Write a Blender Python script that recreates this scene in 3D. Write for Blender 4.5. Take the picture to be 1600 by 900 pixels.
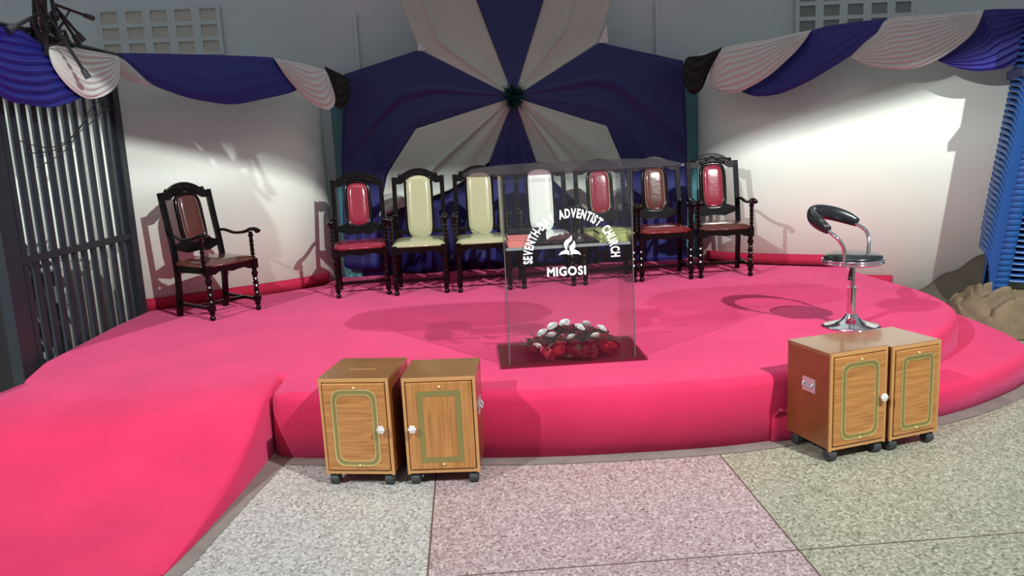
import bpy, bmesh, math, random
from mathutils import Vector, Matrix, noise
random.seed(7)
PI = math.pi
scn = bpy.context.scene
C = scn.collection
for o in list(bpy.data.objects): bpy.data.objects.remove(o)

# ------------------------------------------------------------------ camera
FPX, CAMH = 1240.0, 1.7
PITCH, ROLL, YAW = math.atan(225/1240.0), 0.05, 0.0505
def _y(v):
    c, s = math.cos(YAW), math.sin(YAW)
    return Vector((c*v[0]+s*v[1], -s*v[0]+c*v[1], v[2]))
FW = _y((0, math.cos(PITCH), -math.sin(PITCH))); R0 = _y((1, 0, 0)); U0 = _y((0, math.sin(PITCH), math.cos(PITCH)))
RT = R0*math.cos(ROLL) - U0*math.sin(ROLL); UP = R0*math.sin(ROLL) + U0*math.cos(ROLL)
cam = bpy.data.objects.new('camera', bpy.data.cameras.new('camera')); C.objects.link(cam)
cam.matrix_world = Matrix(((RT.x, UP.x, -FW.x, 0), (RT.y, UP.y, -FW.y, 0), (RT.z, UP.z, -FW.z, CAMH), (0, 0, 0, 1)))
cam.data.sensor_width = 36; cam.data.lens = FPX/1600*36; cam.data.clip_start = .05; cam.data.clip_end = 100
scn.camera = cam
def ray(px, py): return FW + RT*((px-800)/FPX) + UP*((450-py)/FPX)
def on_plane(px, py, p0, n):
    d = ray(px, py); o = Vector((0, 0, CAMH)); t = (Vector(p0)-o).dot(Vector(n))/d.dot(Vector(n)); return o + d*t
def on_y(px, py, Y): return on_plane(px, py, (0, Y, 0), (0, 1, 0))

# ------------------------------------------------------------------ light
scn.view_settings.view_transform = 'Standard'; scn.view_settings.look = 'None'
scn.view_settings.gamma = 1; scn.view_settings.use_curve_mapping = False
scn.view_settings.exposure = 0.0
w = bpy.data.worlds.new('world'); scn.world = w; w.use_nodes = True
w.node_tree.nodes['Background'].inputs[0].default_value = (.84, .92, 1, 1)
w.node_tree.nodes['Background'].inputs[1].default_value = .33
def lamp(name, kind, loc, target, power, col, **k):
    d = bpy.data.lights.new(name, kind); d.energy = power; d.color = col
    for a, b in k.items(): setattr(d, a, b)
    o = bpy.data.objects.new(name, d); C.objects.link(o); o.location = loc
    o.rotation_euler = (Vector(target)-Vector(loc)).to_track_quat('-Z', 'Y').to_euler(); return o
lamp('flood_lamp', 'SPOT', (4.2, -1.1, 6.4), (.5, 8.5, 1), 4200, (.96, 1, .97), spot_size=1.5, spot_blend=1, shadow_soft_size=.06)
lamp('flood_lamp', 'SPOT', (-6.0, -1.3, 6.4), (.5, 8.5, 1), 3200, (.94, 1, .99), spot_size=1.5, spot_blend=1, shadow_soft_size=.06)
lamp('stage_fill_lamp', 'AREA', (.5, 4.7, 5.0), (.5, 5.0, .3), 22, (.95, 1, .98), shape='RECTANGLE', size=4, size_y=.5, spread=2.0)  # added soft fill that brightens the stage, not a known fixture

# ------------------------------------------------------------------ materials
def mat(name, col, rough=.6, metal=0, coat=0, sheen=0, bump=0, bscale=60, vary=0, vscale=3, spec=.5, sheen_tint=None):
    m = bpy.data.materials.new(name); m.use_nodes = True; nt = m.node_tree; b = nt.nodes['Principled BSDF']
    b.inputs['Base Color'].default_value = (*col, 1); b.inputs['Roughness'].default_value = rough
    b.inputs['Metallic'].default_value = metal; b.inputs['Coat Weight'].default_value = coat
    b.inputs['Coat Roughness'].default_value = .08; b.inputs['Sheen Weight'].default_value = sheen
    b.inputs['Specular IOR Level'].default_value = spec
    if sheen and sheen_tint: b.inputs['Sheen Tint'].default_value = (*sheen_tint, 1); b.inputs['Sheen Roughness'].default_value = .4
    tc = nt.nodes.new('ShaderNodeTexCoord')
    if vary:
        n = nt.nodes.new('ShaderNodeTexNoise'); n.inputs['Scale'].default_value = vscale; n.inputs['Detail'].default_value = 5
        nt.links.new(tc.outputs['Object'], n.inputs['Vector'])
        r = nt.nodes.new('ShaderNodeValToRGB')
        r.color_ramp.elements[0].position = .3; r.color_ramp.elements[1].position = .7
        r.color_ramp.elements[0].color = (*[c*(1-vary) for c in col], 1)
        r.color_ramp.elements[1].color = (*[min(1, c*(1+vary)) for c in col], 1)
        nt.links.new(n.outputs['Fac'], r.inputs[0]); nt.links.new(r.outputs[0], b.inputs['Base Color'])
    if bump:
        n = nt.nodes.new('ShaderNodeTexNoise'); n.inputs['Scale'].default_value = bscale; n.inputs['Detail'].default_value = 3
        nt.links.new(tc.outputs['Object'], n.inputs['Vector'])
        bp = nt.nodes.new('ShaderNodeBump'); bp.inputs['Strength'].default_value = bump; bp.inputs['Distance'].default_value = .01
        nt.links.new(n.outputs['Fac'], bp.inputs['Height']); nt.links.new(bp.outputs[0], b.inputs['Normal'])
    return m
M = {}
M['carpet'] = mat('carpet', (.64, .030, .100), .95, sheen=.25, sheen_tint=(1, .5, 1), bump=.5, bscale=220, vary=.10, vscale=2.2, spec=.1)
M['skirt'] = mat('carpet_skirting', (.42, .008, .045), .9, bump=.3, bscale=200)
M['cream_wall'] = mat('cream_wall', (.67, .70, .63), .42, bump=.12, bscale=14, vary=.04, vscale=1.5)
M['grey_wall'] = mat('grey_wall', (.55, .585, .60), .6, bump=.08, bscale=20, vary=.06, vscale=.8)
M['teal'] = mat('teal_paint', (.05, .20, .23), .4)
M['vent_block'] = mat('vent_block', (.50, .45, .40), .8)
M['cement'] = mat('cement', (.20, .165, .15), .7, bump=.2, vary=.15, vscale=8)
M['lacquer'] = mat('black_lacquer', (.004, .002, .002), .17, coat=.12, spec=.22, bump=.05, bscale=25)
M['crimson'] = mat('crimson_vinyl', (.23, .013, .032), .22, coat=.5, bump=.12, bscale=22)
M['maroon'] = mat('maroon_vinyl', (.14, .012, .014), .25, coat=.4, bump=.12, bscale=22)
M['brown_vinyl'] = mat('brown_vinyl', (.085, .022, .016), .25, coat=.5, bump=.15, bscale=20)
M['cream_vinyl'] = mat('cream_vinyl', (.36, .345, .20), .25, coat=.5, bump=.12, bscale=20)
M['white_vinyl'] = mat('white_vinyl', (.70, .72, .66), .25, coat=.5, bump=.1, bscale=20)
M['olive_vinyl'] = mat('olive_vinyl', (.30, .30, .10), .25, coat=.5)
M['piping'] = mat('piping', (.26, .12, .10), .3, coat=.4)
M['chrome'] = mat('chrome', (.75, .75, .77), .08, metal=1)
M['satin_steel'] = mat('satin_steel', (.62, .62, .65), .38, metal=.7)
M['dark_chrome'] = mat('dark_chrome', (.25, .25, .26), .12, metal=1)
M['black_vinyl'] = mat('black_vinyl', (.010, .011, .014), .3, coat=.3)
M['rubber'] = mat('grey_rubber', (.03, .032, .036), .6)
M['brass'] = mat('gold_band', (.30, .25, .09), .35, metal=.55)
M['gold_line'] = mat('gold_line', (.85, .68, .32), .25, metal=.8)
M['fence'] = mat('dark_steel', (.018, .024, .032), .45)
M['black_metal'] = mat('black_metal', (.012, .012, .014), .35)
M['rack'] = mat('rack_black', (.012, .012, .015), .5)
M['white_plastic'] = mat('white_plastic', (.75, .77, .8), .5)
M['grey_plastic'] = mat('grey_plastic', (.22, .22, .24), .5)
M['blue_plastic'] = mat('blue_plastic', (.012, .085, .30), .4)
M['navy_band'] = mat('navy_band', (.02, .03, .12), .6)
M['sack'] = mat('brown_sack', (.17, .125, .075), .9, bump=.5, bscale=90, vary=.2, vscale=5)
M['tarp'] = mat('brown_tarp', (.085, .068, .05), .8, bump=.3, bscale=30, vary=.15)
M['white_ink'] = mat('white_lettering', (.95, .95, .97), .5)
M['red_rose'] = mat('red_rose', (.33, .008, .018), .6)
M['dark_rose'] = mat('dark_rose', (.15, .006, .014), .6)
M['pink_rose'] = mat('pink_rose', (.65, .10, .16), .6)
M['white_rose'] = mat('white_rose', (.9, .9, .88), .6)
M['leaf'] = mat('leaf', (.03, .07, .03), .5)
M['tinsel'] = mat('green_tinsel', (.012, .075, .075), .25, metal=.5)
M['blue_cloth'] = mat('blue_satin', (.009, .012, .11), .5, bump=.05, bscale=8)
M['blue_swag'] = mat('blue_satin_swag', (.008, .009, .17), .5)
M['cream_cloth'] = mat('cream_cloth', (.44, .48, .42), .6, bump=.06, bscale=8, vary=.06, vscale=2)
M['white_cloth'] = mat('white_cloth', (.58, .60, .57), .6)
M['black_cloth'] = mat('black_cloth', (.006, .006, .008), .8)
M['salmon'] = mat('salmon_cover', (.75, .22, .19), .5)
M['lime'] = mat('lime_cover', (.42, .46, .16), .4)
M['black_cover'] = mat('black_cover', (.012, .012, .014), .4)

def wood(name, horizontal):
    m = mat(name, (.42, .19, .055), .32, coat=.3); nt = m.node_tree; b = nt.nodes['Principled BSDF']
    tc = nt.nodes.new('ShaderNodeTexCoord'); mp = nt.nodes.new('ShaderNodeMapping')
    mp.inputs['Scale'].default_value = (2.2, 2.2, 30) if horizontal else (30, 30, 1.6)
    n = nt.nodes.new('ShaderNodeTexNoise'); n.inputs['Scale'].default_value = 2.4; n.inputs['Detail'].default_value = 6; n.inputs['Distortion'].default_value = .4
    r = nt.nodes.new('ShaderNodeValToRGB')
    r.color_ramp.elements[0].position = .32; r.color_ramp.elements[0].color = (.29, .115, .028, 1)
    r.color_ramp.elements[1].position = .68; r.color_ramp.elements[1].color = (.46, .205, .062, 1)
    nt.links.new(tc.outputs['Object'], mp.inputs[0]); nt.links.new(mp.outputs[0], n.inputs['Vector'])
    nt.links.new(n.outputs['Fac'], r.inputs[0]); nt.links.new(r.outputs[0], b.inputs['Base Color']); return m
M['wood_h'] = wood('veneer_cross_grain', True); M['wood_v'] = wood('veneer_upright_grain', False)
M['wood_side'] = mat('side_veneer', (.20, .055, .014), .3, coat=.4, vary=.12, vscale=6)
M['wood_top'] = mat('top_veneer', (.24, .11, .038), .22, coat=.5, vary=.12, vscale=7)
M['wood_edge'] = mat('pale_edging', (.45, .23, .085), .45)

def glass(name, tint, gl=.10, rg=.02):
    m = bpy.data.materials.new(name); m.use_nodes = True; nt = m.node_tree; nt.nodes.clear()
    out = nt.nodes.new('ShaderNodeOutputMaterial'); mx = nt.nodes.new('ShaderNodeMixShader')
    t = nt.nodes.new('ShaderNodeBsdfTransparent'); t.inputs[0].default_value = (*tint, 1)
    g = nt.nodes.new('ShaderNodeBsdfGlossy'); g.inputs['Roughness'].default_value = rg; g.inputs[0].default_value = (.9, .9, .9, 1)
    lw = nt.nodes.new('ShaderNodeLayerWeight'); lw.inputs[0].default_value = .5
    pw = nt.nodes.new('ShaderNodeMath'); pw.operation = 'POWER'; pw.inputs[1].default_value = 5; nt.links.new(lw.outputs['Facing'], pw.inputs[0])
    ma = nt.nodes.new('ShaderNodeMath'); ma.operation = 'MULTIPLY_ADD'; ma.inputs[1].default_value = .45; ma.inputs[2].default_value = gl*.4; nt.links.new(pw.outputs[0], ma.inputs[0])
    nt.links.new(ma.outputs[0], mx.inputs[0]); nt.links.new(t.outputs[0], mx.inputs[1]); nt.links.new(g.outputs[0], mx.inputs[2])
    nt.links.new(mx.outputs[0], out.inputs[0]); return m
M['glass'] = glass('clear_acrylic', (.93, .93, .93), .12)
M['smoked'] = glass('smoked_acrylic', (.68, .55, .59), .12, .25)
M['edge_glass'] = mat('acrylic_edge', (.10, .09, .10), .15, coat=.5)

def terrazzo():
    m = bpy.data.materials.new('terrazzo'); m.use_nodes = True; nt = m.node_tree; b = nt.nodes['Principled BSDF']; L = nt.links.new
    b.inputs['Roughness'].default_value = .42
    tc = nt.nodes.new('ShaderNodeTexCoord'); sp = nt.nodes.new('ShaderNodeSeparateXYZ'); L(tc.outputs['Object'], sp.inputs[0])
    v = nt.nodes.new('ShaderNodeTexVoronoi'); v.inputs['Scale'].default_value = 85; v.inputs['Randomness'].default_value = 1; L(tc.outputs['Object'], v.inputs['Vector'])
    v2 = nt.nodes.new('ShaderNodeTexNoise'); v2.inputs['Scale'].default_value = 95; v2.inputs['Detail'].default_value = 2; L(tc.outputs['Object'], v2.inputs['Vector'])
    bw = nt.nodes.new('ShaderNodeRGBToBW'); L(v.outputs['Color'], bw.inputs[0])
    mm = nt.nodes.new('ShaderNodeMath'); mm.operation = 'MULTIPLY_ADD'; mm.inputs[1].default_value = .65
    L(bw.outputs[0], mm.inputs[0]); L(v2.outputs['Fac'], mm.inputs[2])
    m2 = nt.nodes.new('ShaderNodeMath'); m2.operation = 'SUBTRACT'; m2.inputs[1].default_value = .33; L(mm.outputs[0], m2.inputs[0])
    def ramp(cols):
        r = nt.nodes.new('ShaderNodeValToRGB'); e = r.color_ramp.elements
        e[0].position = .12; e[0].color = (*cols[0], 1); e[1].position = .92; e[1].color = (*cols[-1], 1)
        for i, c in enumerate(cols[1:-1]): x = e.new(.34+.22*i); x.color = (*c, 1)
        L(m2.outputs[0], r.inputs[0]); return r.outputs[0]
    grey = ramp([(.13, .11, .10), (.31, .29, .27), (.41, .39, .365), (.64, .62, .59)])
    red = ramp([(.12, .065, .06), (.30, .21, .215), (.38, .29, .295), (.62, .52, .50)])
    green = ramp([(.09, .085, .055), (.23, .225, .165), (.31, .30, .23), (.54, .53, .41)])
    def gt(src, val):
        g = nt.nodes.new('ShaderNodeMath'); g.operation = 'GREATER_THAN'; g.inputs[1].default_value = val; L(src, g.inputs[0]); return g.outputs[0]
    def mix(f, a, c):
        x = nt.nodes.new('ShaderNodeMix'); x.data_type = 'RGBA'; L(f, x.inputs[0]) ; L(a, x.inputs[6])
        if isinstance(c, tuple): x.inputs[7].default_value = c
        else: L(c, x.inputs[7])
        return x.outputs[2]
    c = mix(gt(sp.outputs['X'], -.25), grey, red); c = mix(gt(sp.outputs['X'], 1.275), c, green)
    def line(src, pos, wd):
        a = nt.nodes.new('ShaderNodeMath'); a.operation = 'SUBTRACT'; a.inputs[1].default_value = pos; L(src, a.inputs[0])
        bb = nt.nodes.new('ShaderNodeMath'); bb.operation = 'ABSOLUTE'; L(a.outputs[0], bb.inputs[0])
        l = nt.nodes.new('ShaderNodeMath'); l.operation = 'LESS_THAN'; l.inputs[1].default_value = wd; L(bb.outputs[0], l.inputs[0]); return l.outputs[0]
    for s, p_, q in ((sp.outputs['X'], -.25, .004), (sp.outputs['X'], 1.275, .004), (sp.outputs['Y'], 2.95, .004), (sp.outputs['Y'], 1.4, .004)):
        c = mix(line(s, p_, q), c, (.09, .06, .05, 1))
    L(c, b.inputs['Base Color']); return m
M['terrazzo'] = terrazzo()

# ------------------------------------------------------------------ mesh helpers
def obj(name, bm, m, parent=None, smooth=False, bevel=0, solid=0, sub=0, autos=None):
    me = bpy.data.meshes.new(name); bmesh.ops.recalc_face_normals(bm, faces=bm.faces); bm.to_mesh(me); bm.free()
    ms = m if isinstance(m, (list, tuple)) else [m]
    for x in ms: me.materials.append(x)
    if smooth: me.shade_smooth()
    o = bpy.data.objects.new(name, me); C.objects.link(o)
    if parent: o.parent = parent
    if solid: s = o.modifiers.new('s', 'SOLIDIFY'); s.thickness = solid; s.offset = 0
    if bevel: b = o.modifiers.new('b', 'BEVEL'); b.width = bevel; b.segments = 2; b.limit_method = 'ANGLE'
    if sub: s = o.modifiers.new('u', 'SUBSURF'); s.levels = sub; s.render_levels = sub
    return o
def tag(o, label, cat, group=None, kind=None):
    if label: o['label'] = label
    if cat: o['category'] = cat
    if group: o['group'] = group
    if kind: o['kind'] = kind
    return o
def thing(name, label, cat, loc=(0, 0, 0), rz=0, group=None):
    o = bpy.data.objects.new(name, None); C.objects.link(o); o.location = loc; o.rotation_euler = (0, 0, rz); o.empty_display_size = .1
    return tag(o, label, cat, group)
def struct(name, bm, m, **k): o = obj(name, bm, m, **k); o['kind'] = 'structure'; return o
def box(bm, x0, x1, y0, y1, z0, z1, mi=0):
    v = [bm.verts.new((x, y, z)) for x in (x0, x1) for y in (y0, y1) for z in (z0, z1)]
    for f in ((0, 1, 3, 2), (4, 6, 7, 5), (0, 4, 5, 1), (2, 3, 7, 6), (0, 2, 6, 4), (1, 5, 7, 3)):
        bm.faces.new([v[i] for i in f]).material_index = mi
    return v
def frame_at(t):
    t = t.normalized(); a = Vector((0, 0, 1)) if abs(t.z) < .9 else Vector((1, 0, 0))
    n = t.cross(a).normalized(); return n, t.cross(n).normalized()
def tube(bm, pts, r, seg=10, closed=False, flat=1.0, refdir=None):
    """sweep; r may be number or list; flat scales second axis"""
    pts = [Vector(p) for p in pts]; n = len(pts); rings = []
    prev = None
    for i, p in enumerate(pts):
        if closed: t = pts[(i+1) % n]-pts[i-1]
        else: t = pts[min(i+1, n-1)]-pts[max(i-1, 0)]
        if refdir is not None:
            a = Vector(refdir); b = t.cross(a).normalized(); a = b.cross(t).normalized()
        elif prev is None: a, b = frame_at(t)
        else:
            a = prev-t*(prev.dot(t)/t.dot(t)); a.normalize(); b = t.cross(a).normalized()
        prev = a; rr = r[i] if isinstance(r, (list, tuple)) else r
        rings.append([bm.verts.new(p+a*rr*math.cos(2*PI*k/seg)+b*rr*flat*math.sin(2*PI*k/seg)) for k in range(seg)])
    m = n if closed else n-1
    for i in range(m):
        A, B = rings[i], rings[(i+1) % n]
        for k in range(seg): bm.faces.new((A[k], A[(k+1) % seg], B[(k+1) % seg], B[k]))
    if not closed:
        bm.faces.new(rings[0][::-1]); bm.faces.new(rings[-1])
def lathe(bm, prof, seg=16, c=(0, 0, 0)):
    rings = []
    for r, z in prof: rings.append([bm.verts.new((c[0]+r*math.cos(2*PI*k/seg), c[1]+r*math.sin(2*PI*k/seg), c[2]+z)) for k in range(seg)])
    for A, B in zip(rings, rings[1:]):
        for k in range(seg): bm.faces.new((A[k], A[(k+1) % seg], B[(k+1) % seg], B[k]))
    bm.faces.new(rings[0][::-1]); bm.faces.new(rings[-1])
def bar(bm, a, b, wx, wy, ref=(0, 1, 0)):
    """rectangular bar from a to b"""
    a, b = Vector(a), Vector(b); t = (b-a).normalized(); r = Vector(ref); s = t.cross(r).normalized(); q = s.cross(t).normalized()
    v = []
    for p in (a, b):
        for i, j in ((-1, -1), (1, -1), (1, 1), (-1, 1)): v.append(bm.verts.new(p+s*wx/2*i+q*wy/2*j))
    bm.faces.new(v[:4][::-1]); bm.faces.new(v[4:])
    for k in range(4): bm.faces.new((v[k], v[(k+1) % 4], v[4+(k+1) % 4], v[4+k]))
def grid(bm, fn, nu, nv, mi=0):
    g = [[bm.verts.new(fn(i/nu, j/nv)) for j in range(nv+1)] for i in range(nu+1)]
    for i in range(nu):
        for j in range(nv): bm.faces.new((g[i][j], g[i+1][j], g[i+1][j+1], g[i][j+1])).material_index = mi
    return g
def catmull(P, n=8, closed=False):
    P = [Vector(p) for p in P]; out = []; N = len(P)
    for i in range(N if closed else N-1):
        g = (lambda k: P[k % N]) if closed else (lambda k: P[max(0, min(N-1, k))])
        a, b, c, d = g(i-1), g(i), g(i+1), g(i+2)
        for k in range(n):
            t = k/n; out.append(.5*((2*b)+(c-a)*t+(2*a-5*b+4*c-d)*t*t+(-a+3*b-3*c+d)*t**3))
    if not closed: out.append(P[-1])
    return out
def along(P, u):
    L = [0]
    for a, b in zip(P, P[1:]): L.append(L[-1]+(b-a).length)
    d = max(0, min(1, u))*L[-1]
    for i in range(len(P)-1):
        if d <= L[i+1]+1e-9: return P[i].lerp(P[i+1], (d-L[i])/max(1e-9, L[i+1]-L[i]))
    return P[-1].copy()
def prism(bm, poly, z0, z1, axis='z', mi=0):
    """extrude 2d polygon; axis 'z': (x,y); 'y': (x,z) extruded in y"""
    f = (lambda p, h: (p[0], p[1], h)) if axis == 'z' else (lambda p, h: (p[0], h, p[1]))
    A = [bm.verts.new(f(p, z0)) for p in poly]; B = [bm.verts.new(f(p, z1)) for p in poly]
    bm.faces.new(A[::-1]).material_index = mi; bm.faces.new(B).material_index = mi
    for i in range(len(poly)):
        j = (i+1) % len(poly); bm.faces.new((A[i], A[j], B[j], B[i])).material_index = mi
def dup(root, loc, rz, label=None, group=None):
    r = root.copy(); C.objects.link(r); r.location = loc; r.rotation_euler = (0, 0, rz)
    if label: r['label'] = label
    if group: r['group'] = group
    for ch in list(root.children):
        c = ch.copy(); C.objects.link(c); c.parent = r
        for g in ch.children: d = g.copy(); C.objects.link(d); d.parent = c
    return r

# ------------------------------------------------------------------ setting
SH = .375
bm = bmesh.new(); box(bm, -9, 10, -4, 9.2, -.1, 0); struct('floor', bm, M['terrazzo'])
bm = bmesh.new(); box(bm, -9, 10, 9.0, 9.2, 0, 6.8); struct('wall_back', bm, M['grey_wall'])

def offset(P, d, closed=False):
    out = []; n = len(P)
    for i, p in enumerate(P):
        a = P[i-1] if (i > 0 or closed) else P[i]; b = P[(i+1) % n] if (i < n-1 or closed) else P[i]
        t = Vector((b[0]-a[0], b[1]-a[1])).normalized(); out.append(Vector((p[0]+t.y*d, p[1]-t.x*d)))
    return out
def platform(name, P, h, m):
    """carpeted plateau with a soft rounded nosing. P runs counter-clockwise"""
    bm = bmesh.new(); r = .055; rings = []
    for off, z in [(0, 0), (-.012, h-r)]+[(-.012-r*(1-math.cos(a)), h-r+r*math.sin(a)) for a in (.4, .8, 1.2, PI/2)]:
        rings.append([bm.verts.new((q[0], q[1], z)) for q in offset(P, off, True)])
    for A, B in zip(rings, rings[1:]):
        for k in range(len(A)): bm.faces.new((A[k], A[(k+1) % len(A)], B[(k+1) % len(A)], B[k])).smooth = True
    tf = bm.faces.new(rings[-1]); bmesh.ops.triangulate(bm, faces=[tf]); bm.faces.new(rings[0][::-1])
    return struct(name, bm, m)
WL = [(-4.6, 6.36), (-3.7, 6.85), (-2.97, 7.25), (-2.4, 7.56), (-1.94, 7.84), (-1.66, 8.06), (-1.50, 8.30), (-1.47, 8.60)]
WR = [(1.03-x, y) for x, y in WL][::-1]; WR[-1] = (6.4, 5.9)
front = catmull([Vector(p) for p in [(-1.20, 4.40), (-.91, 4.31), (0, 4.15), (.68, 4.08), (1.55, 4.10), (2.35, 4.36), (3.0, 4.80), (3.46, 5.35), (3.64, 6.0), (3.62, 6.7), (3.62, 7.40)]], 6)
up = [(-2.79, 4.78), (-1.26, 4.78), (-1.22, 4.76), (-1.20, 4.72), (-1.20, 4.60), (-1.20, 4.48), (-1.19, 4.43), (-1.16, 4.395)]+[(p.x, p.y) for p in front[2:]]+[(3.0, 7.8), (2.6, 8.1), (2.45, 8.9), (-1.4, 8.9), (-1.55, 8.1), (-1.94, 7.83), (-2.97, 7.25), (-3.02, 6.6), (-3.02, 5.5), (-2.93, 5.1)]
platform('stage_floor', [Vector(p) for p in up], SH, M['carpet'])
low = catmull([Vector(p) for p in [(1.60, 4.09), (2.1, 4.13), (2.73, 4.31), (3.2, 4.54), (3.58, 4.80), (3.80, 5.10), (3.90, 5.6), (3.95, 6.4), (4.02, 7.22)]], 6)
platform('stage_step', [Vector((p.x, p.y)) for p in low]+[Vector((3.3, 7.5)), Vector((1.8, 4.9))], .18, M['carpet'])

def ramp():
    bm = bmesh.new()
    def ends(s):   # s: 0 at right edge, 1 far left
        return 4.62, 3.12-.45*s
    rings = []; N = 44
    prof_ = [(4.95, .377), (4.78, .376), (4.62, .368), (4.48, .348), (4.38, .325), (4.30, .298), (4.19, .245), (4.02, .175), (3.83, .115), (3.58, .062), (3.30, .026), (3.12, .008)]
    def hz_(y):
        for (a, za), (b, zb) in zip(prof_, prof_[1:]):
            if y >= b: return za+(zb-za)*(a-y)/(a-b)
        return prof_[-1][1]
    for i in range(N+1):
        t = i/N; y0 = 4.95+(3.12-4.95)*t; z = hz_(y0)
        xr = -1.19-.02*t-.14*t*t
        row = []
        rr = min(.05, z*.5)
        prof = [(0, 0), (-.004, z-rr)]+[(-.004-rr*(1-math.cos(a)), z-rr+rr*math.sin(a)) for a in (.5, 1.0, PI/2)]
        for dx, zz in prof: row.append(bm.verts.new((xr+dx, y0, zz)))
        for s in range(1, 13):
            u = s/12; yy = y0-.45*u*t; row.append(bm.verts.new((xr-rr-u*(1.55+rr-.05*t+.5*t), yy, z)))
        row.append(bm.verts.new((xr-1.62-.5*t, y0-.45*t, 0)))
        rings.append(row)
    for A, B in zip(rings, rings[1:]):
        for k in range(len(A)-1): bm.faces.new((A[k], A[k+1], B[k+1], B[k])).smooth = True
    return struct('stage_ramp', bm, M['carpet'])
ramp()
# cement strip on the floor around the carpeted stage
base = [Vector((-1.42, 2.98)), Vector((-1.36, 3.2)), Vector((-1.28, 3.8)), Vector((-1.22, 4.35))]
fr = [Vector((p.x, p.y)) for p in front[1:26]]+[Vector((p.x, p.y)) for p in low[8:]]
line = base+fr
o1 = []
for i, q in enumerate(offset(line, .10)): o1.append(q)
for i in range(3, 12):
    if o1[i].x < -1.10: o1[i] = Vector((-1.10, 4.27))
bm = bmesh.new()
for P, Q, P2, Q2 in zip(line, o1, line[1:], o1[1:]):
    bm.faces.new([bm.verts.new((*v, .004)) for v in (P, Q, Q2, P2)])
bmesh.ops.remove_doubles(bm, verts=bm.verts, dist=.0005)
struct('trim_1', bm, M['cement'])

def wall_strip(name, P, z0, z1, th, m, side=1):
    bm = bmesh.new(); P = catmull([Vector(p) for p in P], 6); Q = offset(P, th*side)
    A = [[bm.verts.new((p[0], p[1], z)) for z in (z0, z1)] for p in P]; B = [[bm.verts.new((p[0], p[1], z)) for z in (z0, z1)] for p in Q]
    for a, b in ((A, B),):
        for i in range(len(a)-1):
            bm.faces.new((a[i][0], a[i+1][0], a[i+1][1], a[i][1])).smooth = True
            bm.faces.new((b[i][0], b[i][1], b[i+1][1], b[i+1][0])).smooth = True
            bm.faces.new((a[i][1], a[i+1][1], b[i+1][1], b[i][1])); bm.faces.new((a[i][0], b[i][0], b[i+1][0], a[i+1][0]))
    for i in (0, -1): bm.faces.new((A[i][0], A[i][1], B[i][1], B[i][0]))
    return struct(name, bm, m)
wall_strip('wall_left', WL, 0, 2.52, .12, M['cream_wall'], -1)
wall_strip('wall_right', WR, 0, 2.52, .12, M['cream_wall'], -1)
wall_strip('baseboard_left', WL[2:-1], SH-.01, SH+.105, .02, M['skirt'], 1)
wall_strip('baseboard_right', WR[1:-2][:4]+[(3.60, 7.47)], SH-.01, SH+.105, .02, M['skirt'], 1)
wall_strip('baseboard_right', [(3.64, 7.44), (4.0, 7.245)], .17, .29, .02, M['skirt'], 1)
for n, x0, x1 in (('trim_2', -1.36, -1.16), ('trim_3', 2.34, 2.53)):
    bm = bmesh.new(); box(bm, x0, x1, 8.52, 8.75, 0, 2.42); struct(n, bm, M['teal'], bevel=.015)
# unseen ceiling beam, shaped to shade the walls, and the two posts carrying it
bm = bmesh.new(); box(bm, -7, 8, 2.9, 3.1, 4.24, 5.30)
box(bm, -7.2, -7, 2.9, 3.1, 0, 5.30); box(bm, 8, 8.2, 2.9, 3.1, 0, 5.30); struct('trim_4', bm, M['cream_wall'])

# vents of pierced blocks
def vent(name, x0, x1, z0, z1, nx, nz, inner, m_in, label):
    t = thing(name, label, 'vent', ((x0+x1)/2, 8.99, z0))
    bm = bmesh.new(); pw = (x1-x0)/nx; ph = (z1-z0)/nz; X = (x1-x0)/2
    # frame with openings
    g = .17; xs = []; zs = []
    for i in range(nx): xs += [-X+pw*(i+g), -X+pw*(i+1-g)]
    for j in range(nz): zs += [ph*(j+.13), ph*(j+1-.13)]
    xs = [-X]+xs+[X]; zs = [0]+zs+[z1-z0]
    for i in range(len(xs)-1):
        for j in range(len(zs)-1):
            if i % 2 == 1 and j % 2 == 1: continue
            box(bm, xs[i], xs[i+1], -.022, 0, zs[j], zs[j+1])
    bmesh.ops.remove_doubles(bm, verts=bm.verts, dist=.0001)
    obj('block_frame', bm, M['grey_wall'], t)
    for i in range(nx):
        for j in range(nz):
            bm = bmesh.new(); a, b = xs[1+2*i], xs[2+2*i]; c, d = zs[1+2*j], zs[2+2*j]
            v = [bm.verts.new(p) for p in ((a, -.021, c), (b, -.021, c), (b, -.004, d), (a, -.004, d), (a, -.002, c), (b, -.002, c))]
            bm.faces.new((v[0], v[1], v[2], v[3])); bm.faces.new((v[0], v[4], v[5], v[1])); bm.faces.new((v[1], v[5], v[2])); bm.faces.new((v[0], v[3], v[4])); bm.faces.new((v[3], v[2], v[5], v[4]))
            obj('louvre', bm, m_in, t)
vent('air_vent', -3.78, -2.50, 2.80, 3.29, 5, 3, 0, M['vent_block'], 'air vent of pale pierced blocks high on the wall, left of the drapery star')
vent('air_vent', 3.74, 5.10, 2.74, 3.22, 5, 3, 0, mat('vent_dark', (.22, .23, .22), .8), 'air vent of dark square openings high on the wall, right of the drapery star')
for x, z0, z1, side in ((-1.09, 2.4, 3.17, 'left'), (2.19, 2.45, 3.17, 'right')):
    bm = bmesh.new(); box(bm, x-.02, x+.02, 8.965, 9.0, z0, z1); o = obj('cable_conduit', bm, M['grey_wall'], bevel=.006)
    tag(o, f'thin vertical conduit on the upper wall, {side} of the drapery star', 'conduit')

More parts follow.
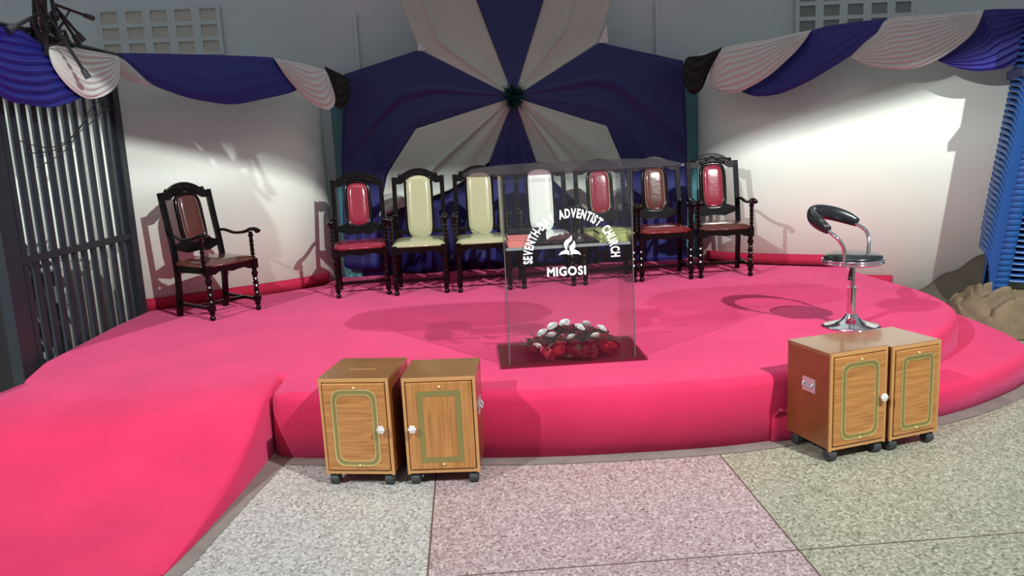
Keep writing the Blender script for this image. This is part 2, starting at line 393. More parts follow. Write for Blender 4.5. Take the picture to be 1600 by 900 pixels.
# ------------------------------------------------------------------ star drapery
YD = 8.40
def pd(px, py, d=0): return on_y(px, py, YD+d)
SC = (802, 153)
drape = thing('star_backdrop', 'large blue and cream fabric star gathered at a centre behind the chairs', 'drapery', (.55, YD, SH))
def panel(name, m, A, B, Cc, d, folds, nu=40, nv=40):
    A = [pd(*p, d) for p in [SC]+A]; B = [pd(*p, d) for p in [SC]+B]; Cc = [pd(*p, d) for p in Cc]
    bm = bmesh.new(); o0 = drape.location
    def fn(u, v):
        a, b = along(A, v), along(B, v); p = a.lerp(b, u)
        p = p+(along(Cc, u)-A[-1].lerp(B[-1], u))*(v**1.5)
        y = 0
        for c, s, am in folds: y += am*math.exp(-((u-c)/s)**2)
        y *= min(1, v*2.2)
        p.y += y-.10*(1-v)**2+.005*math.sin(u*13+v*3)*v*(1-abs(2*u-1)**4)
        return p-o0
    grid(bm, fn, nu, nv); bmesh.ops.remove_doubles(bm, verts=bm.verts, dist=.0005)
    return obj(name, bm, m, drape, smooth=True, solid=.006)
BL, CR = M['blue_cloth'], M['cream_cloth']
panel('blue_panel', BL, [(745, 0), (728, -70)], [(849, 0), (866, -70)], [(728, -70), (797, -72), (866, -70)], 0, [(.5, .25, -.015)])
panel('cream_panel', CR, [(655, 77), (624, 0), (608, -45)], [(745, 0), (735, -50)], [(608, -45), (735, -50)], .015, [(.3, .03, -.03), (.7, .15, .02)])
panel('cream_panel', CR, [(849, 0), (866, -70)], [(936, 66), (955, 0), (972, -50)], [(866, -70), (972, -50)], .015, [(.45, .03, -.03), (.75, .15, .02)])
panel('blue_panel', BL, [(655, 78), (538, 116)], [(650, 200), (603, 275), (596, 420)], [(538, 116), (534, 250), (538, 420), (596, 420)], .01, [(.33, .03, -.018), (.42, .03, .010), (.7, .1, -.01)])
panel('blue_panel', BL, [(936, 67), (1068, 95)], [(948, 197), (972, 260), (990, 410)], [(1068, 95), (1074, 250), (1072, 410), (990, 410)], .01, [(.28, .03, -.022), (.38, .03, .012), (.6, .08, -.015)])
panel('cream_panel', CR, [(650, 201)], [(766, 252)], [(650, 201), (605, 272), (592, 340), (645, 318), (705, 296), (766, 252)], -.03, [(.45, .025, -.035), (.55, .03, .02), (.75, .1, -.02)])
panel('cream_panel', CR, [(948, 197)], [(836, 250)], [(948, 197), (970, 250), (987, 325), (950, 335), (915, 330), (875, 292), (836, 250)], -.03, [(.6, .025, -.035), (.5, .03, .02), (.25, .1, -.02)])
panel('blue_panel', BL, [(766, 252), (700, 410)], [(836, 250), (905, 410)], [(700, 410), (905, 410)], -.01, [(.3, .05, -.03), (.7, .05, -.03)])
bm = bmesh.new()
grid(bm, lambda u, v: Vector((-1.17+3.50*u, YD+.09+.02*math.sin(u*60)+.01*math.sin(u*23), SH+.01+1.95*v))-drape.location, 160, 6)
obj('back_cloth', bm, BL, drape, smooth=True, solid=.004)
# small stray corners of dark cloth pinned at the star's edge
for a in (((653, 65), (653, 80), (668, 78)), ((935, 67), (948, 36), (950, 66))):
    bm = bmesh.new(); P = [pd(*p, -.02)-drape.location for p in a]; A = [bm.verts.new(p) for p in P]; B = [bm.verts.new(p+Vector((0, .01, 0))) for p in P]
    bm.faces.new(A); bm.faces.new(B[::-1])
    for i in range(3): bm.faces.new((A[i], A[(i+1) % 3], B[(i+1) % 3], B[i]))
    obj('cloth_corner', bm, M['grey_wall'], drape)
# rosette
bm = bmesh.new(); rc = pd(803, 152, -.16)
for k in range(240):
    d = Vector((random.gauss(0, 1), -abs(random.gauss(0, .7)), random.gauss(0, 1))).normalized()
    L = random.uniform(.09, .17); s = frame_at(d)[0]*random.uniform(.006, .016)
    tip = d*L; mid = d*L*.6+Vector((random.uniform(-.02, .02), random.uniform(-.02, .02), random.uniform(-.02, .02)))
    v = [bm.verts.new(q) for q in (Vector((0, 0, 0))+s*.3, mid+s, tip, mid-s)]
    bm.faces.new(v)
lathe(bm, [(.01, -.05), (.05, -.03), (.06, 0), (.05, .03), (.01, .05)], 12)
o = obj('tinsel_rosette', bm, M['tinsel'], solid=.002); o.location = rc
tag(o, 'dark green tinsel rosette pinned at the centre of the fabric star', 'decoration')

# ------------------------------------------------------------------ swags
def swag(name, label, m, top, bot, p0, p1, d=0, pleats=9, belly=.10, nrm=None, amp=.010):
    """cloth hung on a vertical plane through p0,p1; top/bottom edges share both ends"""
    p0, p1 = Vector((*p0, 0)), Vector((*p1, 0)); n = Vector((p1.y-p0.y, -(p1.x-p0.x), 0)).normalized()
    if n.y > 0: n = -n
    q = p0+n*d
    T = catmull([on_plane(x, y, q, n) for x, y in top], 5); B = catmull([on_plane(x, y, q, n) for x, y in bot], 5)
    loc = T[len(T)//2].copy(); bm = bmesh.new()
    def fn(u, v):
        p = along(T, u).lerp(along(B, u), v)
        hang = math.sin(PI*u)**.6 if 0 < u < 1 else 0
        ph = pleats*2*PI*(v**.85)+1.3*math.sin(u*5+v*4)+.8*math.sin(u*11)
        return p+n*(belly*math.sin(PI*min(1, v*.62))*hang+amp*math.sin(ph)*hang*min(1, v*5+.2))-loc
    grid(bm, fn, 48, 72); bmesh.ops.remove_doubles(bm, verts=bm.verts, dist=.0003)
    o = obj(name, bm, m, smooth=True, solid=.006); o.location = loc
    return tag(o, label, 'swag', 'blue and cream swags hung along the walls')
BS, WS, KS = M['blue_swag'], M['white_cloth'], M['black_cloth']
RA, RB = (2.45, 7.97), (4.42, 6.68)
LA, LB = (-1.33, 7.93), (-2.75, 6.90)
swag('fabric_swag', 'black cloth bunch tied beside the right teal pillar', KS, [(1069, 104), (1074, 90), (1100, 86), (1130, 73)], [(1069, 104), (1069, 125), (1077, 143), (1086, 148), (1098, 140), (1108, 118), (1117, 96), (1130, 73)], RA, RB, .02, 4, .05)
swag('fabric_swag', 'first cream swag right of the star, beside the black bunch', WS, [(1110, 133), (1111, 110), (1119, 84), (1132, 74), (1200, 62), (1245, 52), (1268, 47)], [(1110, 133), (1125, 142), (1140, 145), (1160, 143), (1200, 121), (1231, 94), (1253, 71), (1268, 47)], RA, RB, .03, 8, .07)
swag('fabric_swag', 'blue swag slanting between the two cream swags on the right', BS, [(1158, 143), (1200, 120), (1230, 94), (1252, 71), (1268, 48), (1325, 36), (1388, 29)], [(1158, 143), (1178, 150), (1200, 150), (1225, 145), (1262, 129), (1300, 107), (1329, 88), (1351, 67), (1373, 49), (1388, 29)], RA, RB, .0, 4, .05, amp=.003)
swag('fabric_swag', 'wide pleated cream swag on the right with a faint brown stain', WS, [(1327, 88), (1350, 66), (1372, 48), (1387, 30), (1430, 25), (1480, 22), (1537, 17)], [(1327, 88), (1350, 99), (1375, 106), (1410, 109), (1440, 104), (1465, 94), (1495, 75), (1522, 50), (1537, 17)], RA, RB, .02, 11, .06)
swag('fabric_swag', 'blue swag at the far right, partly behind the stacked chairs', BS, [(1464, 94), (1495, 74), (1521, 50), (1533, 30), (1537, 16), (1600, 14), (1650, 13)], [(1464, 94), (1490, 105), (1520, 111), (1550, 110), (1580, 103), (1615, 80), (1650, 13)], RA, RB, 0, 9, .04, amp=.006)
swag('fabric_swag', 'black cloth bunch tied beside the left teal pillar', KS, [(507, 104), (520, 110), (533, 116), (545, 122)], [(507, 104), (512, 130), (519, 158), (522, 168), (535, 170), (544, 150), (545, 122)], LB, LA, .02, 4, .05)
swag('fabric_swag', 'cream swag on the left wall beside the black bunch', WS, [(428, 91), (460, 97), (490, 104), (508, 110)], [(428, 91), (433, 101), (445, 121), (460, 140), (477, 157), (500, 171), (512, 171), (519, 158), (515, 132), (508, 110)], LB, LA, .03, 7, .07)
swag('fabric_swag', 'wide plain blue swag across the left cream wall', BS, [(184, 83), (250, 84), (330, 86), (425, 90), (432, 98)], [(184, 83), (200, 100), (215, 115), (232, 131), (250, 140), (287, 153), (325, 161), (360, 164), (400, 157), (461, 141), (445, 120), (432, 98)], LB, LA, 0, 3, .09, amp=.003)
swag('fabric_swag', 'narrow cream tail of cloth at the corner of the fence', WS, [(183, 88), (200, 101), (215, 116), (235, 133)], [(183, 88), (184, 108), (192, 120), (205, 128), (222, 134), (235, 133)], LB, LA, .03, 5, .03)
FA, FB = (-2.78, 6.85), (-3.02, 5.55)
swag('fabric_swag', 'cream swag over the bar fence, below the black tripod frame', WS, [(73, 76), (85, 71), (110, 75), (150, 81), (184, 88)], [(73, 76), (78, 103), (92, 127), (110, 145), (129, 155), (150, 151), (170, 137), (181, 115), (184, 88)], FB, FA, .04, 8, .06)
swag('fabric_swag', 'blue swag over the bar fence at the far left', BS, [(-70, 38), (0, 36), (30, 46), (74, 76)], [(-70, 38), (-40, 120), (0, 156), (40, 165), (70, 168), (100, 160), (118, 149), (92, 126), (78, 103), (74, 76)], FB, FA, .0, 9, .06, amp=.01)

# ------------------------------------------------------------------ bar fence
XF = -3.04
fe = thing('bar_fence', 'tall dark steel bar fence left of the stage', 'fence', (XF, 6.4, 0), math.radians(-5.7))
fn_ = (math.cos(math.radians(5.7)), -math.sin(math.radians(5.7)), 0)
Rf = Matrix.Rotation(math.radians(5.7), 4, 'Z')
def along_fence(px): return (Rf @ (on_plane(px, 200, (XF, 6.4, 0), fn_)-Vector((XF, 6.4, 0)))).y
ys = [along_fence(x) for x in (4, 21, 38, 55, 71, 87, 103, 118, 134, 150, 164, 175)]
ya, yb = ys[0]-.16, .76
for y in ys:
    bm = bmesh.new(); box(bm, -.013, .013, y-.027, y+.027, .05, 2.58); obj('fence_bar', bm, M['fence'], fe)
for y, wd in ((ya, .085), (yb-.03, .05)):
    bm = bmesh.new(); box(bm, -.04, .04, y-wd, y+wd, 0, 2.62); obj('post', bm, M['fence'], fe, bevel=.006)
for z in (1.07, 2.58, .10):
    bm = bmesh.new(); box(bm, -.022, .030, ya, yb, z-.026, z+.026); obj('rail', bm, M['fence'], fe)
bm = bmesh.new()
for k in range(3):
    y0 = -.7+k*.1; tube(bm, catmull([(.05, y0, 1.9-k*.1), (.06, y0+.4, 1.84), (.05, y0+.9, 2.0+.1*k), (.05, y0+1.2, 2.15)], 6), .004, 5)
obj('cable', bm, M['black_metal'], fe)
# fence leaf continues towards the viewer outside the frame
# equipment behind the fence
rk = thing('equipment_rack', 'black equipment rack with rows of white sockets behind the bar fence', 'rack', (-3.60, 6.40, 0))
bm = bmesh.new(); box(bm, -.17, .22, -.42, .30, .02, 1.02); obj('cabinet_body', bm, M['rack'], rk, bevel=.01)
def socket(y, z, s=.055, h=.055):
    bm = bmesh.new(); box(bm, .22, .235, y-s/2, y+s/2, z-h/2, z+h/2); return obj('socket', bm, M['white_plastic'], rk, bevel=.004)
for k in range(6):
    socket(-.34+k*.118, .965, .055, .035); socket(-.34+k*.118, .895, .065, .05)
for k in range(3): socket(-.32+k*.15, .25, .07, .05)
for y, z in ((-.36, .76), (-.2, .62), (-.06, .66), (.12, .68), (.24, .60), (-.30, .44)):
    bm = bmesh.new(); box(bm, .22, .26, y-.04, y+.04, z-.07, z+.07); box(bm, .25, .275, y-.025, y+.025, z-.02, z+.05); obj('plug', bm, M['grey_plastic'], rk, bevel=.006)
bm = bmesh.new()
for y, z in ((-.36, .76), (-.06, .66), (.06, .68), (.14, .60), (-.3, .5)):
    tube(bm, catmull([(.27, y, z-.05), (.33, y+.05, z-.25), (.30, y+.15, z-.2), (.27, y+.2, z+.2), (.25, y+.1, .98)], 6), .006, 5)
for k in range(5):
    y = -.3+.12*k; tube(bm, catmull([(.1, y-.15, 1.03), (.15, y-.05, 1.1), (.12, y+.05, 1.05), (.16, y+.12, 1.12), (.1, y+.2, 1.03)], 6), .008, 5)
obj('cable', bm, M['grey_plastic'], rk)

# tripod bundle at the top left
def stand(name, base, tip, label, feet, rr=.013):
    base, tip = Vector(base), Vector(tip)
    t = thing(name, label, 'stand', base)
    bm = bmesh.new(); tube(bm, [Vector(), tip-base], [rr*1.5, rr*1.3], 8); lathe(bm, [(.03, -.03), (.035, 0), (.03, .03)], 10, (tip-base)*.35); obj('pole', bm, M['black_metal'], t)
    hub = (tip-base)*.55
    for f in feet:
        f = Vector(f)-base; bm = bmesh.new(); tube(bm, [hub, f], rr, 8); l = obj('leg', bm, M['black_metal'], t)
        bm = bmesh.new(); d = (f-hub).normalized(); tube(bm, [f-d*.02, f+d*.05], [rr*1.7, rr*1.9], 8); obj('rubber_foot', bm, M['rubber'], l)
        bm = bmesh.new(); tube(bm, [(tip-base)*.1, hub.lerp(f, .5)], rr*.7, 6); obj('brace', bm, M['black_metal'], t)
    return t
def fp(x, y, X=-2.98): return on_plane(x, y, (X, 0, 0), (1, 0, 0))
GT = 'black tripod stands lying on the fence top'
stand('tripod_stand', fp(72, 85, -2.9), fp(68, -40, -2.8), 'black tripod stand on the fence top, its foot hanging over the cream swag', [fp(132, 112, -2.70), fp(20, 43, -2.95), fp(45, -20, -2.8)])
stand('tripod_stand', fp(57, 82, -3.0), fp(52, -40, -2.9), 'black tripod stand on the fence top, leftmost, with one pole down into the blue swag', [fp(66, 95, -3.0), fp(100, 60, -2.9), fp(82, -30, -2.9)])
stand('tripod_stand', fp(90, 60, -2.9), fp(75, -40, -2.9), 'black tripod stand on the fence top, its foot pointing up to the right', [fp(136, 25, -2.75), fp(124, 55, -2.78), fp(118, 60, -2.85)], .011)
bm = bmesh.new()
tube(bm, [fp(-30, 30, -3.0), fp(60, 50, -3.0), fp(110, 68, -3.0), fp(190, 88, -3.0)], .018, 8)
tube(bm, [fp(30, 45, -3.05), fp(95, 48, -3.05)], .02, 8); tube(bm, [fp(20, 50, -3.02), fp(112, 74, -3.02)], .02, 8)
for k in range(9): x = 28+k*9; tube(bm, [fp(x, 44+random.uniform(-4, 4), -3.0), fp(x+random.uniform(-14, 16), 74+random.uniform(-10, 8), -3.0)], .014, 6)
o = obj('rail_frame', bm, M['black_metal']); tag(o, 'tangled black metal rail frame on the fence top behind the tripods', 'metal frame')

# ------------------------------------------------------------------ carved chairs
def turned(h, r=.021, n=None):
    pr = [(r*.75, 0), (r*1.0, .02*h), (r*1.25, .06*h), (r*.7, .10*h), (r*.8, .13*h)]
    z = .16
    while z < .80:
        pr += [(r*1.3, z*h), (r*1.3, (z+.02)*h), (r*.8, (z+.04)*h), (r*1.05, (z+.085)*h), (r*.8, (z+.125)*h)]; z += .16
    pr += [(r*1.35, .86*h), (r*1.35, .89*h), (r*.9, .92*h), (r*1.1, h)]
    return pr
def make_chair(label, back_m, seat_m, style, loc, rz, group):
    t = thing('carved_armchair', label, 'chair', loc, rz, group); K = M['lacquer']
    W, D = .23, .22
    for s in (-1, 1):
        bm = bmesh.new(); lathe(bm, turned(.38), 14, (s*W, -D, 0)); box(bm, s*W-.024, s*W+.024, -D-.024, -D+.024, .08, .13); box(bm, s*W-.026, s*W+.026, -D-.026, -D+.026, .375, .46); obj('front_leg', bm, K, t)
        bm = bmesh.new()
        P = [(s*(W-.0), D+.03, 0), (s*W, D, .20), (s*W, D-.01, .42), (s*(W+.0), D+.01, .60), (s*(W+.0), D+.06, .85), (s*(W+.0), D+.10, 1.06)]
        Q = catmull([Vector(p) for p in P], 4)
        for a, b in zip(Q, Q[1:]): bar(bm, a, b, .042, .036)
        obj('back_post', bm, K, t)
    # apron
    bm = bmesh.new()
    pts = [(-W, .455), (W, .455), (W, .385), (.17, .38), (.13, .40), (.06, .395), (0, .385), (-.06, .395), (-.13, .40), (-.17, .38), (-W, .385)]
    prism(bm, pts, -D-.018, -D+.012, 'y')
    for s in (-1, 1): box(bm, s*W-.015, s*W+.015, -D, D, .39, .455)
    box(bm, -W, W, D-.015, D+.015, .39, .455); obj('seat_rail', bm, K, t)
    # seat cushion
    bm = bmesh.new()
    def sf(u, v):
        x, y = (u-.5)*2, (v-.5)*2; e = (1-abs(x)**5)*(1-abs(y)**5)
        return (x*(W+.02), y*(D+.015)-.005, .458+.042*max(0, e)**.45)
    grid(bm, sf, 18, 18); box(bm, -W-.02, W+.02, -D-.02, D+.01, .444, .459); obj('seat', bm, seat_m, t, smooth=True)
    # stretchers
    for s in (-1, 1):
        bm = bmesh.new(); bar(bm, (s*W, -D, .10), (s*W, D+.015, .115), .022, .026, (0, 0, 1)); obj('stretcher', bm, K, t)
    bm = bmesh.new(); bar(bm, (-W, -.03, .105), (W, -.03, .105), .024, .03, (0, 0, 1)); obj('stretcher', bm, K, t)
    # arms
    for s in (-1, 1):
        X = s*(W+.015)
        bm = bmesh.new(); lathe(bm, turned(.235, .017), 12, (X, -D+.02, .455)); obj('arm_support', bm, K, t)
        bm = bmesh.new()
        P = catmull([Vector(p) for p in ((s*W, D+.03, .70), (X+s*.002, D-.06, .70), (X+s*.018, .05, .675), (X+s*.014, -.10, .685), (X+s*.004, -D+.02, .712), (X, -D-.05, .712), (X, -D-.085, .695))], 5)
        n = len(P); tube(bm, P, [.018+.011*(i/n)**2 for i in range(n)], 10, flat=.72, refdir=(1, 0, 0)); obj('armrest', bm, K, t, smooth=True)
    # back
    def by(z): return D+.012+(z-.6)*.20
    def slab(poly, th, m, name, dy=0, bev=.006, smooth=False):
        bm = bmesh.new(); F = [bm.verts.new((x, by(z)-th/2+dy, z)) for x, z in poly]; B = [bm.verts.new((x, by(z)+th/2+dy, z)) for x, z in poly]
        bm.faces.new(F); bm.faces.new(B[::-1])
        for i in range(len(poly)): j = (i+1) % len(poly); bm.faces.new((F[i], B[i], B[j], F[j]))
        return obj(name, bm, m, t, bevel=bev)
    def arch(cx, w_, z0, z1, rise, n=14):
        top = [(cx+w_*math.cos(a), z1+rise*math.sin(a)) for a in [PI*k/n for k in range(n+1)]]
        return [(cx-w_, z0), (cx+w_, z0)]+top
    # crest
    up_ = []; lo = []
    N = 28
    for k in range(N+1):
        x = -1+2*k/N; ax = abs(x)
        h = 1.055+.085*max(0, math.cos(ax*PI/2/.72))**.7 if ax < .72 else 1.055
        if .62 < ax < .80: h += .018*math.sin((ax-.62)/.18*PI)
        if ax > .93: h -= .018*(ax-.93)/.07
        up_.append((x*.25, h))
        l = .995 if ax > .60 else 1.0+(.055 if style == 'frame' else .07)*math.cos(ax*PI/2/.60)**.8
        lo.append((x*.25, l))
    slab(up_+lo[::-1], .042, K, 'crest_rail')
    bm = bmesh.new(); tube(bm, [(x*.172, by(1.07)-.012, 1.07+.026*(1-x*x)) for x in [k/8 for k in range(-8, 9)]], .010, 8)
    for k in range(-4, 5):
        x = k*.028; z = 1.098-.014*abs(k)**1.15*.7
        lathe_c = Vector((x, by(z)-.022, z)); bmesh.ops.create_uvsphere(bm, u_segments=8, v_segments=5, radius=.011 if k % 2 else .015, matrix=Matrix.Translation(lathe_c))
    for s in (-1, 1): bmesh.ops.create_uvsphere(bm, u_segments=10, v_segments=6, radius=.021, matrix=Matrix.Translation((s*.172, by(1.07)-.01, 1.072)))
    obj('carving', bm, K, t, smooth=True)
    if style == 'frame':     # narrow oblong pad in a black frame
        slab([(-.20, .57), (-.10, .535), (0, .545), (.10, .535), (.20, .57), (.245, .575), (.245, .625), (.19, .625), (.12, .65), (-.12, .65), (-.19, .625), (-.245, .625), (-.245, .575)], .034, K, 'lower_rail')
        bm = bmesh.new()
        oval = [(.092*sgn_pow(math.cos(a), .55), .825+.205*sgn_pow(math.sin(a), .42)) for a in [2*PI*k/48 for k in range(48)]]
        tube(bm, [(x*1.22, by(z)-.002, z+(.004 if z > .825 else -.012)) for x, z in oval], .020, 8, closed=True); obj('pad_frame', bm, K, t, smooth=True)
        pad_w, pad_h, zc, pw1, pw2 = .092, .205, .825, .55, .42
    else:                    # wide pad running from crest to seat
        for s in (-1, 1):
            bm = bmesh.new(); bar(bm, (s*.125, by(.52), .52), (s*.125, by(1.02), 1.02), .026, .028); obj('slat', bm, K, t)
        slab([(-.245, .52), (.245, .52), (.245, .56), (-.245, .56)], .03, K, 'lower_rail')
        pad_w, pad_h, zc, pw1, pw2 = .112, .295, .785, .42, .32
    bm = bmesh.new()
    def pf(u, v):
        a = 2*PI*u; r = v; x = pad_w*sgn_pow(math.cos(a), pw1)*r; z = zc+pad_h*sgn_pow(math.sin(a), pw2)*r
        return Vector((x, by(z)-.012-.024*(1-r**4)**.5, z))
    grid(bm, pf, 48, 8); grid(bm, lambda u, v: Vector((pf(u, v).x, by(pf(u, v).z)+.012, pf(u, v).z)), 48, 2)
    bmesh.ops.remove_doubles(bm, verts=bm.verts, dist=.0003); obj('back_pad', bm, back_m, t, smooth=True)
    bm = bmesh.new(); tube(bm, [pf(k/48, 1)*1 for k in range(48)], .005, 6, closed=True); obj('piping', bm, seat_m if back_m is not M['brown_vinyl'] else M['piping'], t, smooth=True)
    return t
def sgn_pow(x, p): return math.copysign(abs(x)**p, x)
GR = 'carved chairs in the row'
RY = 7.43
make_chair('brown padded black armchair standing alone before the left cream wall', M['brown_vinyl'], M['brown_vinyl'], 'frame', (-2.20, 6.91, SH), math.radians(52), None)
make_chair('black armchair with crimson back and seat, leftmost of the row', M['crimson'], M['crimson'], 'frame', (-1.03, RY+.10, SH), math.radians(6), GR)
make_chair('black armchair with cream padding, first cream one beside the leftmost crimson chair', M['cream_vinyl'], M['cream_vinyl'], 'wide', (-.465, RY+.03, SH), 0, GR)
make_chair('black armchair with cream padding half behind the left edge of the clear lectern', M['cream_vinyl'], M['cream_vinyl'], 'wide', (.12, RY, SH), 0, GR)
make_chair('black armchair with white back pad seen through the clear lectern', M['white_vinyl'], M['white_vinyl'], 'wide', (.71, RY, SH), 0, GR)
make_chair('black armchair with crimson back pad seen through the clear lectern', M['crimson'], M['olive_vinyl'], 'frame', (1.285, RY, SH), math.radians(-1), GR)
make_chair('black armchair with dark brown back pad at the right edge of the clear lectern', M['brown_vinyl'], M['maroon'], 'frame', (1.82, RY, SH), math.radians(-2), GR)
make_chair('black armchair with crimson back and dark seat, rightmost of the row beside the pillar', M['crimson'], M['brown_vinyl'], 'frame', (2.385, RY-.01, SH), math.radians(-4), GR)

# ------------------------------------------------------------------ lectern
LX0, LX1, LY0, LY1 = .20, .965, 4.64, 5.10
lec = thing('glass_lectern', 'clear acrylic lectern with white church lettering at the middle of the stage', 'lectern', ((LX0+LX1)/2, LY0, SH))
O = lec.location
def lp(bm_fn, name, m, **k):
    bm = bmesh.new(); bm_fn(bm); bmesh.ops.translate(bm, vec=-O, verts=bm.verts); return obj(name, bm, m, lec, **k)
lp(lambda b: box(b, .14, 1.03, 4.585, 5.16, SH+.002, SH+.016), 'base_plate', M['smoked'])
ZB, ZT = SH+.016, 1.515
lp(lambda b: box(b, LX0, LX1, LY0, LY0+.008, ZB, ZT), 'front_pane', M['glass'])
for x in (LX0, LX1-.008): lp(lambda b: box(b, x, x+.008, LY0+.009, LY1, ZB, ZT), 'side_pane', M['glass'])
for x in (LX0, LX1): lp(lambda b: box(b, x-.003, x+.003, LY0-.003, LY0+.003, ZB, ZT), 'pane_edge', M['edge_glass'])
lp(lambda b: box(b, LX0+.009, LX1-.009, LY0+.02, LY1-.01, 1.085, 1.093), 'shelf', M['glass'])
lp(lambda b: box(b, LX0+.01, LX1-.01, LY0+.012, LY0+.018, 1.078, 1.096), 'shelf_edge', mat('shelf_edge', (.30, .33, .33), .2))
lp(lambda b: box(b, LX0+.01, LX1-.01, LY0+.010, LY0+.020, 1.475, 1.495), 'top_rail', M['glass'])
def lectern_top(b):
    f, bk = [], []
    for k in range(25):
        u = k/24; x = -.02+1.33*u
        e = 1-abs(2*u-1)**2.6
        f.append((x, 4.74-.30*max(0, e)**.55, 1.522)); bk.append((x, 4.78+.38*max(0, e)**.35, 1.522+.040*max(0, e)**.35))
    for dz in (0, .012):
        pass
    lowv = [b.verts.new(p) for p in f+bk[::-1][0:]]; hiv = [b.verts.new((p[0], p[1], p[2]+.012)) for p in f+bk[::-1]]
    n = len(f)
    for i in range(n-1):
        b.faces.new((lowv[i], lowv[i+1], lowv[2*n-2-i], lowv[2*n-1-i])); b.faces.new((hiv[i], hiv[i+1], hiv[2*n-2-i], hiv[2*n-1-i]))
    for i in range(2*n): j = (i+1) % (2*n); b.faces.new((lowv[i], lowv[j], hiv[j], hiv[i]))
lp(lectern_top, 'reading_top', M['smoked'])
# lettering
def glyph(ch, size, nar):
    cu = bpy.data.curves.new('g', 'FONT'); cu.body = ch; cu.size = size; cu.offset = size*.032; cu.extrude = .001; cu.resolution_u = 4
    o = bpy.data.objects.new('g', cu); C.objects.link(o); bpy.context.view_layer.update()
    me = bpy.data.meshes.new_from_object(o.evaluated_get(bpy.context.evaluated_depsgraph_get()))
    bpy.data.objects.remove(o); xs = [v.co.x for v in me.vertices]
    me.transform(Matrix.Diagonal((nar, 1, 1, 1))); return me, min(xs)*nar, max(xs)*nar
YL = LY0-.0035
cN = on_y(893.5, 402, YL); pxm = (on_y(894.5, 402, YL)-on_y(893.5, 402, YL)).length
def lettering(word, size, place, name, nar, gp):
    gl = [None if c == ' ' else glyph(c, size, nar) for c in word]; bm = bmesh.new()
    gap = size*gp; wd = [size*.26 if g is None else g[2]-g[1] for g in gl]
    tot = sum(wd)+gap*(len(wd)-1); x = -tot/2
    def flush():
        nonlocal bm
        bmesh.ops.translate(bm, vec=-O, verts=bm.verts); obj(name, bm, M['white_ink'], lec); bm = bmesh.new()
    for g, w_ in zip(gl, wd):
        if g:
            me, a, b = g; bm2 = bmesh.new(); bm2.from_mesh(me)
            T = place(x+w_/2, tot)
            bmesh.ops.transform(bm2, matrix=T @ Matrix.Rotation(PI/2, 4, 'X') @ Matrix.Translation((-(a+b)/2, 0, 0)), verts=bm2.verts)
            tmp = bpy.data.meshes.new('t'); bm2.to_mesh(tmp); bm2.free(); bm.from_mesh(tmp)
        else: flush()
        x += w_+gap
    flush()
RB_ = 62*pxm
def arcplace(x, tot):
    ang = math.radians(91.5)-(x/tot)*math.radians(188)
    return Matrix.Translation(Vector((cN.x+RB_*math.cos(ang), YL, cN.z+RB_*math.sin(ang)))) @ Matrix.Rotation(-(ang-PI/2), 4, 'Y')
lettering('SEVENTH-DAY ADVENTIST CHURCH', .0735, arcplace, 'arched_lettering', .60, .07)
mg = on_y(885.5, 430, YL)
lettering('MIGOSI', .072, lambda x, tot: Matrix.Translation((mg.x+x, YL, mg.z)), 'town_lettering', .92, .10)
def emblem(b):
    for poly in ([(575, 545), (598, 512), (640, 490), (672, 490), (690, 505), (690, 542), (655, 530), (610, 535)],
                 [(704, 542), (704, 505), (722, 490), (755, 485), (797, 508), (817, 542), (780, 530), (740, 530)],
                 [(712, 328), (690, 360), (650, 385), (632, 412), (634, 450), (655, 492), (668, 478), (664, 445), (688, 412), (716, 385), (717, 350)],
                 [(737, 385), (752, 410), (755, 450), (742, 478), (715, 496), (694, 500), (690, 462), (712, 432), (730, 408)]):
        P = [on_y(790+x/6.924, 320+y/6.924, YL) for x, y in poly]
        A = [b.verts.new((p.x, YL+.001, p.z)) for p in P]; B = [b.verts.new((p.x, YL-.001, p.z)) for p in P]
        b.faces.new(A); b.faces.new(B[::-1])
        for i in range(len(P)): j = (i+1) % len(P); b.faces.new((A[i], A[j], B[j], B[i]))
lp(emblem, 'emblem', M['white_ink'])
# things on the lectern shelf
def book(label, x, y, w_, d_, h, m, z=1.0945, rz=0, cat='book', name='book'):
    t = thing(name, label, cat, (x, y, z), rz)
    bm = bmesh.new(); box(bm, -w_/2, w_/2, -d_/2, d_/2, 0, h*.15); box(bm, -w_/2, w_/2, -d_/2, d_/2, h*.85, h); box(bm, -w_/2, -w_/2+.004, -d_/2, d_/2, 0, h); obj('cover', bm, m, t)
    bm = bmesh.new(); box(bm, -w_/2+.004, w_/2-.004, -d_/2+.003, d_/2-.003, h*.15, h*.85); obj('pages', bm, m, t); return t
book('salmon pink booklet on the lectern shelf, left end', .29, 4.76, .135, .20, .052, M['salmon'])
book('yellow green booklet on the lectern shelf, right end', .86, 4.78, .18, .20, .06, M['lime'])
book('black book on the lectern shelf behind the salmon booklet', .36, 4.98, .24, .18, .07, M['black_cover'])
bm = bmesh.new()
def crumple(u, v):
    x = (u-.5)*.30; y = (v-.5)*.18; n_ = noise.noise(Vector((x*22, y*22, 3)))
    e = (1-(2*u-1)**4)*(1-(2*v-1)**4); return (x+.01*n_, y, .006+e*(.03+.035*abs(n_)))
grid(bm, crumple, 30, 20); o = obj('plastic_wrap', bm, M['smoked'], solid=.001); o.location = (.62, 4.80, 1.094)
tag(o, 'crumpled clear plastic wrap on the middle of the lectern shelf', 'wrap')
